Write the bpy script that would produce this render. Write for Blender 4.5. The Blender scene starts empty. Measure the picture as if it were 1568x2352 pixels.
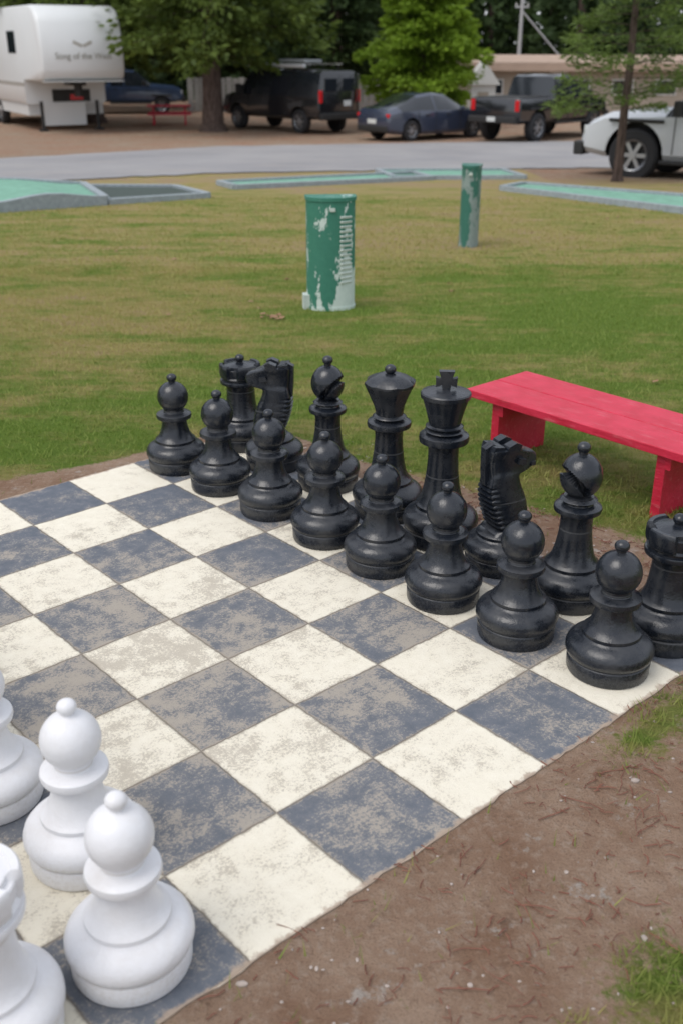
import bpy, bmesh, math, random
import numpy as np
from mathutils import Vector, Matrix, noise
random.seed(7); rng=np.random.default_rng(7)
S=0.315            # working unit = one chess square = 0.315 m ; everything is scaled to metres at the end
K=1/S
sc=bpy.context.scene
sc.view_settings.view_transform='Standard'; sc.view_settings.look='None'; sc.view_settings.exposure=0
rad=math.radians

# ------------------------------------------------------------------ helpers
CB,SB=0.6660,0.7459
def B(v,u): return ((v+.787)*SB-(u+3.965)*CB, (v+.787)*CB+(u+3.965)*SB)
def invB(x,y): return x*SB+y*CB-.787, -x*CB+y*SB-3.965
BANG=math.atan2(CB,SB)
def hbase(y):
    if y<20: return 0.
    if y<122: return -0.043*(y-20)
    return -0.043*102
def link(o,parent=None):
    sc.collection.objects.link(o)
    if parent: o.parent=parent
    return o
def empty(name,loc=(0,0,0),rot=0,scale=1):
    e=bpy.data.objects.new(name,None); e.location=loc; e.rotation_euler=(0,0,rot); e.scale=(scale,)*3
    e.empty_display_size=.2
    return link(e)
def mobj(name,verts,faces,mats=(),parent=None,smooth=None,fm=None):
    me=bpy.data.meshes.new(name); me.from_pydata(verts,[],faces)
    for m in mats: me.materials.append(m)
    if fm is not None: me.polygons.foreach_set('material_index',fm)
    if smooth is not None:
        me.polygons.foreach_set('use_smooth',[True]*len(me.polygons))
        if smooth<180: me.set_sharp_from_angle(angle=rad(smooth))
    me.update()
    return link(bpy.data.objects.new(name,me),parent)
def box(name,c,s,mat,parent=None,rot=(0,0,0),bev=0,taper=1):
    bm=bmesh.new(); bmesh.ops.create_cube(bm,size=1)
    for v in bm.verts:
        t=taper if v.co.z>0 else 1
        v.co=Vector((v.co.x*s[0]*t,v.co.y*s[1]*t,v.co.z*s[2]))
    if bev: bmesh.ops.bevel(bm,geom=bm.edges[:],offset=bev,segments=2,affect='EDGES',profile=.5)
    me=bpy.data.meshes.new(name); bm.to_mesh(me); bm.free(); me.materials.append(mat)
    o=bpy.data.objects.new(name,me); o.location=c; o.rotation_euler=rot
    return link(o,parent)
def cyl(name,c,r,h,mat,parent=None,rot=(0,0,0),r2=None,seg=20):
    bm=bmesh.new(); bmesh.ops.create_cone(bm,cap_ends=True,segments=seg,radius1=r,radius2=r if r2 is None else r2,depth=h)
    me=bpy.data.meshes.new(name); bm.to_mesh(me); bm.free(); me.materials.append(mat)
    me.polygons.foreach_set('use_smooth',[True]*len(me.polygons)); me.set_sharp_from_angle(angle=rad(40))
    o=bpy.data.objects.new(name,me); o.location=c; o.rotation_euler=rot
    return link(o,parent)
def lathe(prof,seg=56,mod=None):
    vs=[];fs=[]
    for j,(r,z) in enumerate(prof):
        for i in range(seg):
            a=2*math.pi*i/seg; rr,zz=r,z
            if mod: rr,zz=mod(r,z,a)
            vs.append((rr*math.cos(a),rr*math.sin(a),zz))
    n=len(prof)
    for j in range(n-1):
        for i in range(seg):
            k=(i+1)%seg
            fs.append((j*seg+i,j*seg+k,(j+1)*seg+k,(j+1)*seg+i))
    fs.append(tuple(range(seg))[::-1]); fs.append(tuple((n-1)*seg+i for i in range(seg)))
    return vs,fs

# ------------------------------------------------------------------ materials
class NT:
    def __init__(s,name):
        s.m=bpy.data.materials.new(name); s.m.use_nodes=True; s.t=s.m.node_tree; s.n=s.t.nodes; s.l=s.t.links
        s.b=s.n['Principled BSDF']; s.out=s.n['Material Output']
        s.co=s.n.new('ShaderNodeTexCoord').outputs['Object']
    def set(s,sock,v):
        if isinstance(v,bpy.types.NodeSocket): s.l.new(v,sock)
        else: sock.default_value=v
    def noise(s,scale,detail=4,rough=.55,vec=None,dist=0,out='Fac'):
        n=s.n.new('ShaderNodeTexNoise'); n.inputs['Scale'].default_value=scale; n.inputs['Detail'].default_value=detail
        n.inputs['Roughness'].default_value=rough; n.inputs['Distortion'].default_value=dist
        s.l.new(vec or s.co,n.inputs['Vector']); return n.outputs[out]
    def ramp(s,f,a,b,smooth=False):
        n=s.n.new('ShaderNodeMapRange'); n.inputs['From Min'].default_value=a; n.inputs['From Max'].default_value=b
        if smooth: n.interpolation_type='SMOOTHSTEP'
        s.set(n.inputs['Value'],f); return n.outputs['Result']
    def math(s,op,a,b=0.,c=0.):
        n=s.n.new('ShaderNodeMath'); n.operation=op; s.set(n.inputs[0],a); s.set(n.inputs[1],b)
        return n.outputs[0]
    def mix(s,f,a,b,mode='MIX'):
        n=s.n.new('ShaderNodeMix'); n.data_type='RGBA'; n.blend_type=mode
        s.set(n.inputs[0],f)
        for k,v in ((6,a),(7,b)):
            s.set(n.inputs[k],v if not isinstance(v,tuple) else (*v[:3],1))
        return n.outputs[2]
    def attr(s,name):
        n=s.n.new('ShaderNodeAttribute'); n.attribute_name=name; return n.outputs['Fac']
    def vmath(s,op,a,b):
        n=s.n.new('ShaderNodeVectorMath'); n.operation=op; s.set(n.inputs[0],a); s.set(n.inputs[1],b); return n.outputs[0]
    def sep(s,v):
        n=s.n.new('ShaderNodeSeparateXYZ'); s.l.new(v,n.inputs[0]); return n.outputs
    def bump(s,h,st=.3,d=.02):
        n=s.n.new('ShaderNodeBump'); n.inputs['Strength'].default_value=st; n.inputs['Distance'].default_value=d
        s.l.new(h,n.inputs['Height']); s.l.new(n.outputs[0],s.b.inputs['Normal'])
    def fin(s,col,rough=.6,spec=.5,metal=0.):
        if isinstance(col,tuple): col=(*col[:3],1)
        s.set(s.b.inputs['Base Color'],col); s.set(s.b.inputs['Roughness'],rough)
        s.b.inputs['Specular IOR Level'].default_value=spec; s.b.inputs['Metallic'].default_value=metal
        return s.m
def simple(name,col,rough=.5,var=.15,scale=4,metal=0,spec=.5,coat=0):
    t=NT(name); n=t.noise(scale,5)
    c=t.mix(n,tuple(x*(1-var) for x in col),tuple(min(1,x*(1+var)) for x in col))
    if coat: t.b.inputs['Coat Weight'].default_value=coat; t.b.inputs['Coat Roughness'].default_value=.05
    return t.fin(c,rough,spec,metal)

def mat_plastic(name,base,dust,amt,rough,lowf,topf,spec):
    t=NT(name)
    oi=t.n.new('ShaderNodeObjectInfo'); cc=t.vmath('ADD',t.co,oi.outputs['Location'])
    n=t.noise(3,8,.68,vec=cc); n2=t.noise(34,4,.7,vec=cc); z=t.sep(t.co)[2]
    low=t.ramp(z,.38,0.0)
    f=t.math('MULTIPLY',t.ramp(n,.47,.72),amt)
    f=t.math('ADD',f,t.math('MULTIPLY',t.math('MULTIPLY',low,t.ramp(n2,.48,.66)),amt*lowf))
    nz=t.sep(t.n.new('ShaderNodeNewGeometry').outputs['Normal'])[2]
    f=t.math('ADD',f,t.math('MULTIPLY',t.math('MULTIPLY',t.ramp(nz,.3,1.),t.ramp(n,.40,.65)),amt*topf))
    def line(z0,w): return t.ramp(t.math('ABSOLUTE',t.math('SUBTRACT',z,z0)),w,w*.3)
    f=t.math('ADD',f,t.math('MULTIPLY',t.math('ADD',line(.17,.012),line(.828,.010)),amt*1.8))
    f=t.math('MINIMUM',f,.8)
    c=t.mix(f,base,dust)
    t.bump(t.noise(14,5,.6,vec=cc),.20,.01)
    return t.fin(c,t.math('ADD',t.math('MULTIPLY',f,1.1),rough),spec)
M_black=mat_plastic('black_plastic',(.009,.012,.018),(.15,.15,.15),.16,.23,1.2,.6,.6)
M_white=mat_plastic('white_plastic',(.75,.75,.765),(.40,.33,.24),.16,.36,1.8,.4,.5)

def mat_board():
    t=NT('painted_concrete')
    d=t.noise(5,5,.65,out='Color'); d=t.vmath('MULTIPLY',t.vmath('SUBTRACT',d,(.5,.5,.5)),(.045,.045,0))
    v=t.vmath('ADD',t.vmath('ADD',t.co,d),(0,0,.5))
    ck=t.n.new('ShaderNodeTexChecker'); ck.inputs['Scale'].default_value=1
    ck.inputs['Color1'].default_value=(1,1,1,1); ck.inputs['Color2'].default_value=(0,0,0,1); t.l.new(v,ck.inputs['Vector'])
    chk=t.math('SUBTRACT',1.,ck.outputs['Fac'])
    X,Y,Z=t.sep(v)
    def edge(a):
        f=t.math('FRACT',a); return t.math('MINIMUM',f,t.math('SUBTRACT',1.,f))
    e0=t.math('MINIMUM',edge(X),edge(Y))
    e=t.ramp(e0,.045,0.); joint=t.ramp(e0,.012,.004)
    ox,oy,oz=t.sep(t.co)
    dx=t.math('SUBTRACT',ox,3.4); dy=t.math('SUBTRACT',oy,3.2)
    r=t.math('SQRT',t.math('ADD',t.math('MULTIPLY',dx,dx),t.math('MULTIPLY',dy,dy)))
    cen=t.ramp(r,4.5,0.)
    big=t.noise(1.5,6,.65); mid=t.noise(6,8,.7); fine=t.noise(38,8,.85); grain=t.noise(130,3,.7)
    w=t.math('ADD',t.math('MULTIPLY',big,.95),t.math('MULTIPLY',mid,.5))
    w=t.math('ADD',w,t.math('MULTIPLY',cen,.20))
    w=t.math('ADD',w,t.math('MULTIPLY',e,.10))
    w=t.math('ADD',w,t.math('MULTIPLY',t.math('SUBTRACT',fine,.5),1.6))
    wd=t.ramp(w,.82,.93); ww=t.ramp(w,.87,.98)
    film=t.ramp(t.math('ADD',t.math('MULTIPLY',big,.8),t.math('MULTIPLY',cen,.35)),.38,.80)
    dust=t.mix(grain,(.28,.25,.205),(.62,.54,.44))
    dark=t.mix(t.ramp(mid,.3,.7),(.11,.127,.155),(.175,.19,.22))
    dark=t.mix(t.math('MULTIPLY',film,.28),dark,(.36,.33,.28))
    dark=t.mix(t.math('MULTIPLY',wd,.75),dark,dust)
    white=t.mix(t.ramp(mid,.3,.75),(.88,.83,.70),(.80,.74,.60))
    dust2=t.mix(grain,(.26,.23,.19),(.60,.53,.43))
    white=t.mix(t.math('MULTIPLY',film,.16),white,(.50,.44,.35))
    white=t.mix(t.math('MULTIPLY',ww,.66),white,dust2)
    c=t.mix(chk,dark,white)
    c=t.mix(t.math('MULTIPLY',t.math('MULTIPLY',t.ramp(e,.35,1.),t.ramp(mid,.34,.58)),.7),c,(.33,.28,.22))
    c=t.mix(t.math('MULTIPLY',joint,.55),c,(.13,.11,.09))
    de=t.math('MINIMUM',t.math('MINIMUM',ox,oy),t.math('SUBTRACT',8.,t.math('MAXIMUM',ox,oy)))
    rim=t.math('ADD',t.ramp(de,.10,0.),t.math('MULTIPLY',t.math('SUBTRACT',mid,.5),2.6))
    c=t.mix(t.math('MULTIPLY',t.math('MULTIPLY',t.ramp(rim,.55,.9),t.ramp(de,.14,.03)),.8),c,(.44,.34,.26))
    side=t.ramp(oz,-.005,-.012); c=t.mix(side,c,(.33,.26,.20))
    t.bump(t.math('SUBTRACT',t.math('ADD',fine,t.math('MULTIPLY',mid,.6)),joint),.5,.012)
    return t.fin(c,.85,.3)
M_board=mat_board()

def lawn_col(t,dry):
    st=t.vmath('MULTIPLY',t.co,(.55,1.25,1))
    a=t.noise(.5,5,.6,vec=st); b=t.noise(2.2,6,.7,vec=st); c=t.noise(22,4,.7)
    f=t.math('ADD',dry,t.math('MULTIPLY',t.math('SUBTRACT',a,.5),3.6))
    f=t.math('ADD',f,t.math('MULTIPLY',t.math('SUBTRACT',b,.5),3.2))
    green=t.mix(c,(.10,.185,.022),(.24,.345,.06))
    yel=t.mix(c,(.33,.265,.08),(.55,.45,.21))
    col=t.mix(t.ramp(f,-.25,1.15,True),green,yel)
    return col,f,b,c
def mat_ground():
    t=NT('ground_grass_and_dirt')
    dry=t.attr('dry'); dirt=t.attr('dirt'); lit=t.attr('litter')
    lawn,f,b,c=lawn_col(t,dry)
    lawn=t.mix(t.ramp(f,1.0,1.7),lawn,(.44,.32,.20))
    n1=t.noise(1.3,6,.65); n2=t.noise(14,6,.7); n3=t.noise(60,5,.75)
    soil=t.mix(t.ramp(n1,.32,.66),(.40,.24,.155),(.62,.44,.32))
    soil=t.mix(t.math('MULTIPLY',t.ramp(n2,.5,.70),.6),soil,(.70,.56,.45))
    soil=t.mix(t.math('MULTIPLY',t.ramp(n3,.52,.68),.6),soil,(.20,.115,.075))
    soil=t.mix(t.math('MULTIPLY',t.ramp(t.noise(1.7,9,.74),.58,.63),.8),soil,(.70,.63,.56))
    soil=t.mix(t.math('MULTIPLY',t.ramp(t.noise(3.1,9,.75,vec=t.vmath('ADD',t.co,(7,3,0))),.58,.64),.6),soil,(.27,.165,.11))
    dm=t.math('ADD',dirt,t.math('MULTIPLY',t.math('SUBTRACT',t.noise(4,5,.7),.5),1.1))
    dm=t.math('ADD',dm,t.math('MULTIPLY',t.math('SUBTRACT',c,.5),.9))
    col=t.mix(t.ramp(dm,.36,.60),lawn,soil)
    l1=t.noise(.25,5,.6); l2=t.noise(2.0,7,.8)
    litter=t.mix(t.ramp(l1,.35,.65),(.34,.25,.175),(.36,.18,.11))
    litter=t.mix(t.math('MULTIPLY',t.ramp(l2,.42,.62),.65),litter,(.48,.40,.31))
    col=t.mix(lit,col,litter)
    t.bump(t.math('ADD',t.math('MULTIPLY',n2,1.),t.math('MULTIPLY',n3,.6)),1.,.04)
    return t.fin(col,.95,.15)
M_ground=mat_ground()
def mat_blade():
    t=NT('grass_blades'); col,_,_,_=lawn_col(t,t.attr('dry'))
    s=t.attr('shade'); col=t.mix(s,col,t.mix(.5,col,(.42,.47,.14)))
    m=t.fin(col,.6,.25)
    tr=t.n.new('ShaderNodeBsdfTranslucent'); t.l.new(col,tr.inputs[0])
    mx=t.n.new('ShaderNodeMixShader'); mx.inputs[0].default_value=.45
    t.l.new(t.b.outputs[0],mx.inputs[1]); t.l.new(tr.outputs[0],mx.inputs[2]); t.l.new(mx.outputs[0],t.out.inputs[0])
    return m
M_blade=mat_blade()
def mat_leaf(name,dark,light,tr=.3):
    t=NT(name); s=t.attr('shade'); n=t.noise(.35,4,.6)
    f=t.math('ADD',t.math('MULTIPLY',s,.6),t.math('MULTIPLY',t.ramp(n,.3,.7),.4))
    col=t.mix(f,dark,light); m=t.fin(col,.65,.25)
    q=t.n.new('ShaderNodeBsdfTranslucent'); t.l.new(t.mix(.5,col,light),q.inputs[0])
    mx=t.n.new('ShaderNodeMixShader'); mx.inputs[0].default_value=tr
    t.l.new(t.b.outputs[0],mx.inputs[1]); t.l.new(q.outputs[0],mx.inputs[2]); t.l.new(mx.outputs[0],t.out.inputs[0])
    return m
def mat_bark():
    t=NT('bark'); sc_=t.vmath('MULTIPLY',t.co,(6,6,.8)); n=t.noise(1.2,6,.7,vec=sc_)
    c=t.mix(t.ramp(n,.35,.65),(.045,.033,.028),(.19,.14,.12)); t.bump(n,.9,.1); return t.fin(c,.95,.1)
M_bark=mat_bark()
def mat_asphalt():
    t=NT('asphalt'); a=t.noise(.15,5,.6); b=t.noise(6,6,.8)
    c=t.mix(t.ramp(a,.3,.7),(.22,.22,.235),(.31,.305,.31)); c=t.mix(t.math('MULTIPLY',t.ramp(b,.4,.7),.5),c,(.40,.38,.35))
    st=t.noise(.5,6,.7,vec=t.vmath('MULTIPLY',t.co,(.25,1.6,1))); c=t.mix(t.math('MULTIPLY',t.ramp(st,.52,.7),.5),c,(.42,.37,.31))
    t.bump(b,.3,.03); return t.fin(c,.9,.3)
M_road=mat_asphalt()
def mat_peel(name,th,g1,g2,w1,w2):
    t=NT(name)
    s=t.vmath('MULTIPLY',t.co,(1,1,.40)); n=t.noise(2.4,8,.66,vec=s); n2=t.noise(9,6,.7)
    X,Y,z=t.sep(t.co)
    f=t.math('ADD',n,t.math('MULTIPLY',t.ramp(z,.5,0.),.16)); f=t.math('ADD',f,t.math('MULTIPLY',t.math('SUBTRACT',n2,.5),.18))
    f=t.math('ADD',f,t.math('MULTIPLY',t.math('MULTIPLY',t.ramp(X,.05,.30),t.ramp(z,2.15,1.9)),.12))
    f=t.math('ADD',f,t.math('MULTIPLY',t.ramp(X,-.40,-.52),.06))
    m=t.ramp(f,th,th+.015)
    g=t.mix(n2,g1,g2); w=t.mix(n2,w1,w2)
    t.bump(m,.3,.01)
    return t.fin(t.mix(m,g,w),.6)
M_peel=mat_peel('peeling_green_paint',.58,(.025,.15,.10),(.055,.23,.16),(.44,.55,.49),(.66,.72,.68))
M_peel2=mat_peel('weathered_green_paint',.56,(.02,.115,.085),(.05,.19,.14),(.16,.22,.20),(.30,.36,.34))
def mat_redpaint():
    t=NT('red_paint'); s=t.vmath('MULTIPLY',t.co,(6,1,6)); n=t.noise(2.5,6,.7,vec=s); a=t.noise(3,5,.6)
    c=t.mix(t.ramp(a,.3,.7),(.50,.010,.035),(.66,.03,.075)); c=t.mix(t.math('MULTIPLY',t.ramp(n,.56,.72),.45),c,(.72,.22,.24))
    t.bump(n,.5,.012); return t.fin(c,.42)
M_red=mat_redpaint()
M_carpet=simple('golf_carpet',(.20,.38,.29),.95,.4,2,spec=.1)
M_kerb=simple('golf_border_boards',(.29,.33,.35),.8,.4,5)
M_conc=simple('weathered_concrete',(.50,.56,.51),.9,.3,4)
M_darkhole=simple('dark_soil',(.05,.07,.06),.9,.3,4)
M_tyre=simple('tyre_rubber',(.022,.022,.024),.8)
M_rim=simple('wheel_alloy',(.42,.43,.45),.35,metal=.8)
M_glass=simple('car_glass',(.016,.02,.026),.08,.05,spec=.8)
M_cblack=simple('black_car_paint',(.012,.013,.016),.22,coat=1)
M_cnavy=simple('navy_car_paint',(.035,.045,.075),.25,coat=1)
M_cblue=simple('blue_car_paint',(.03,.05,.10),.3,coat=1)
M_csilver=simple('silver_car_paint',(.52,.54,.56),.3,.05,coat=.5)
M_trim=simple('black_trim',(.02,.02,.02),.6)
M_tail=simple('tail_light_red',(.55,.01,.015),.2)
M_head=simple('headlight_glass',(.6,.62,.62),.15)
M_plate=simple('number_plate',(.6,.62,.6),.5)
M_rv=simple('rv_gelcoat',(.70,.72,.72),.35,.06,1)
M_rv2=simple('rv_lower_panel',(.60,.61,.60),.5,.08,1)
M_chrome=simple('chrome',(.6,.6,.6),.2,metal=1)

# ------------------------------------------------------------------ ground
def gauss(x,y,cx,cy,r,rx=1): return math.exp(-(((x-cx)/rx)**2+(y-cy)**2)/(r*r))
def ground_attr(x,y):
    v,u=invB(x,y)
    d=0.
    if -9<v<9 and u<8:
        if u<.3:
            e=min(1,(u+7)/2) if u<-5 else 1
            e*=max(0,min(1,(8.6-v)/1.2))
            d=max(d,e)
            g=0
            if v>5.0: g=max(g,.74*max(0,1-abs(u+.28)/.55)*min(1,(v-5.0)/.8))
            g=max(g,.76*gauss(v,u,3.9,-1.95,.55,1.5),.66*gauss(v,u,4.9,-2.3,.5,1.2),.6*gauss(v,u,2.0,-2.6,.8),.66*gauss(v,u,1.2,-.15,.25,1.6),.70*gauss(v,u,7.6,-1.6,.9))
            d-=g
    if v>7.9 and -3<u<8.3:
        w=.45+1.25*max(0,min(1,(6.2-u)/5))
        d=max(d,1.05-max(0,(v-8-w*.6))/(w*.55))
    if u>7.9 and -2<v<7.4:
        w=.40+.65*max(0,min(1,(6-v)/2))
        d=max(d,1.05-max(0,(u-8-w*.4))/(w*.6))
    d=max(0,min(1,d))
    dry=.34
    dry+=.60*gauss(x,y,-6.5,23.5,3.6,1.4)+.5*gauss(x,y,1.8,37,4.5,1.5)+.30*gauss(x,y,-4,17.8,1.6,1.5)+.35*gauss(x,y,-8,31,4,1.5)
    dry-=.60*gauss(x,y,6,22.5,4,1.5)+.55*gauss(x,y,-4.8,15.3,2.3,1.4)+.35*gauss(x,y,2,16,2.5)
    dry+=.42*max(0,min(1,(y-28)/16))+.6*max(0,min(1,(y-50)/12))
    lit=max(0,min(1,(y-(72+.35*x))/8)) if y>55 else 0
    if x>12: lit=max(lit,min(1,max(0,(y-60)/6)))
    return d,dry,lit
def gz(x,y):
    z=hbase(y)
    if y<60 and abs(x)<40:
        v,u=invB(x,y)
        k=max(0,min(1,(60-y)/20))
        dd=max(-v,v-8,-u,u-8)
        if dd<0: return -.014-.03*min(1,-dd)
        q=min(1,dd/1.2)
        z+=k*q*.05*(noise.noise(Vector((x*.35,y*.35,3)))) 
        if y<14: z+=.020*min(1,dd*3+.25)*noise.noise(Vector((x*2.2,y*2.2,1)))
        z-=(.010+.040*q)*k
    return z
xs=np.unique(np.concatenate([np.arange(-22,22.01,.2),np.geomspace(22,1500,34),-np.geomspace(22,1500,34)]))
ys=np.unique(np.concatenate([np.arange(-6,30,.18),np.arange(30,122,1.5),[122.],np.geomspace(124,1600,26),-np.geomspace(6.5,1500,20)]))
gv=[];at=[]
for y in ys:
    for x in xs:
        gv.append((x,y,gz(x,y))); at.append(ground_attr(x,y))
nx,ny=len(xs),len(ys)
gf=[(j*nx+i,j*nx+i+1,(j+1)*nx+i+1,(j+1)*nx+i) for j in range(ny-1) for i in range(nx-1)]
G=mobj('ground',gv,gf,[M_ground],smooth=180)
at=np.array(at)
for k,nm in enumerate(('dirt','dry','litter')):
    a=G.data.attributes.new(nm,'FLOAT','POINT'); a.data.foreach_set('value',at[:,k].astype(np.float32))

# road
near=[(-70,30),(-45,42),(-18.8,59.3),(-7.8,68.1),(6.3,72.3),(17.3,74.6),(60,80),(220,90)]
far=[(-95,60),(-55,72),(-26.3,83.7),(-12,106.4),(10,116.9),(28.2,122.9),(80,128),(240,140)]
rv_=[];n=14
def dens(pl,m=14):
    o=[]
    for a,b in zip(pl[:-1],pl[1:]):
        for i in range(m): t=i/m; o.append((a[0]+(b[0]-a[0])*t,a[1]+(b[1]-a[1])*t))
    return o+[pl[-1]]
A_,B_=dens(near),dens(far)
for k,(a,b) in enumerate(zip(A_,B_)):
    jn=1.1*noise.noise(Vector((k*.6,0,0))); jf=1.6*noise.noise(Vector((k*.6,9,0)))
    for i in range(n+1):
        t=i/n; x=a[0]+(b[0]-a[0])*t; y=a[1]+(b[1]-a[1])*t+(jn if i==0 else jf if i==n else 0); rv_.append((x,y,hbase(y)+.06))
rf=[(k*(n+1)+i,k*(n+1)+i+1,(k+1)*(n+1)+i+1,(k+1)*(n+1)+i)[::-1] for k in range(len(A_)-1) for i in range(n)]
mobj('asphalt_road',rv_,rf,[M_road],smooth=180)

# ------------------------------------------------------------------ chess board
x0,y0=B(0,0)
bv=[];bf=[]
N=96
for j in range(N+1):
    for i in range(N+1):
        v=8*i/N; u=8*j/N
        if i in(0,N): v+=.03*noise.noise(Vector((u*3,i,0)))+.018*noise.noise(Vector((u*14,i,0)))
        if j in(0,N): u+=.03*noise.noise(Vector((v*3,j,5)))+.018*noise.noise(Vector((v*14,j,5)))
        bv.append((v,u,0))
for j in range(N):
    for i in range(N):
        a=j*(N+1)+i; bf.append((a,a+1,a+N+2,a+N+1))
ring=[i for i in range(N+1)]+[j*(N+1)+N for j in range(1,N+1)]+[N*(N+1)+i for i in range(N-1,-1,-1)]+[j*(N+1) for j in range(N-1,0,-1)]
base=len(bv)
for r in ring: bv.append((bv[r][0],bv[r][1],-.2))
for k in range(len(ring)):
    k2=(k+1)%len(ring); bf.append((ring[k],base+k,base+k2,ring[k2]))
bo=mobj('chess_board',bv,bf,[M_board]); bo.location=(x0,y0,0); bo.rotation_euler=(0,0,BANG)

# ------------------------------------------------------------------ chess pieces
def sph(cz,r,a0,a1,n,rz=None):
    rz=rz or r
    return [(r*math.cos(rad(a0+(a1-a0)*i/n)),cz+rz*math.sin(rad(a0+(a1-a0)*i/n))) for i in range(n+1)]
def base_prof(s=1.):
    p=[(.355,0),(.372,.008),(.380,.03),(.384,.15),(.378,.162),(.366,.168),(.366,.174),(.385,.180)]
    p+=[(.395,.195),(.405,.225),(.404,.262),(.392,.297),(.368,.328),(.335,.352),(.300,.368),(.277,.382),(.270,.392),(.272,.405),(.270,.425),(.258,.436)]
    return [(r*s,z*s) for r,z in p]
def collar(z,ro,ri,h):
    return [(ri,z),(ro-.03,z+.008),(ro-.006,z+.02),(ro,z+h*.5),(ro-.006,z+h-.02),(ro-.03,z+h-.006),(ri,z+h)]
pawn=base_prof()+[(.235,.455),(.208,.50),(.186,.56),(.172,.62),(.165,.68),(.166,.70)]+collar(.705,.238,.18,.095)+[(.14,.806),(.134,.815),(.134,.83)]+sph(1.015,.208,-50,74,16)+[(.045,1.222),(.045,1.238)]+sph(1.276,.068,-50,88,9,.056)
def knob(z,r=.068): return [(.045,z-.055),(.045,z-.038)]+sph(z,r,-50,88,9,r*.85)
bishop=base_prof(1.04)+[(.245,.475),(.215,.54),(.19,.64),(.172,.76),(.164,.88),(.166,.95),(.178,1.0)]+collar(1.005,.245,.19,.09)+[(.155,1.105),(.150,1.12)]+collar(1.125,.19,.15,.05)+[(.15,1.185)]+sph(1.40,.215,-62,78,40,.235)+knob(1.70)
queen=base_prof(1.08)+[(.26,.49),(.225,.56),(.198,.68),(.178,.84),(.168,1.0),(.172,1.08),(.185,1.12)]+collar(1.125,.268,.20,.10)+[(.175,1.232)]+collar(1.24,.205,.165,.055)+[(.165,1.30)]+[(.172,1.34),(.192,1.41),(.222,1.48),(.258,1.56),(.295,1.64),(.312,1.675),(.312,1.70),(.295,1.715),(.23,1.75),(.14,1.785),(.07,1.80)]+knob(1.845,.07)
king=base_prof(1.10)+[(.27,.50),(.235,.57),(.205,.70),(.182,.88),(.172,1.05),(.175,1.15),(.19,1.21)]+collar(1.215,.285,.21,.115)+[(.19,1.335)]+collar(1.34,.225,.18,.05)+collar(1.395,.215,.175,.04)+[(.178,1.44),(.19,1.50),(.222,1.62),(.255,1.73),(.262,1.75),(.280,1.755),(.283,1.80),(.272,1.815),(.2,1.83),(.1,1.84),(.06,1.842)]
rook=base_prof(1.06)+[(.255,.485),(.228,.56),(.212,.66),(.202,.78),(.198,.86),(.21,.90)]+[(.25,.925),(.285,.94),(.29,.97),(.282,.99),(.255,.995),(.255,1.02),(.275,1.03),(.285,1.05),(.295,1.10),(.295,1.16),(.292,1.205),(.28,1.222),(.24,1.222),(.235,1.20),(.16,1.215),(.07,1.235)]+knob(1.29,.065)
def qmod(r,z,a):
    if 1.33<z<1.74: r*=1-.075*abs(math.sin(4*a))*min(1,(z-1.33)/.15)
    if 1.66<z<1.74: z-=.02*abs(math.sin(4*a))
    return r,z
def rmod(r,z,a):
    if 1.04<z<1.23 and r>.23:
        s=math.sin(4*a)
        if s<-.45: r*=.88; z-= .06 if z>1.2 else 0
    return r,z
def bmod(r,z,a):
    if 1.2<z<1.63 and r>.05:
        p=Vector((r*math.cos(a),r*math.sin(a),z)); t=p.x
        d=(p.z-1.36)-1.1*(t-.10)
        if abs(d)<.048 and t>-.02: r*=.50
    return r,z
protos={}
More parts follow.
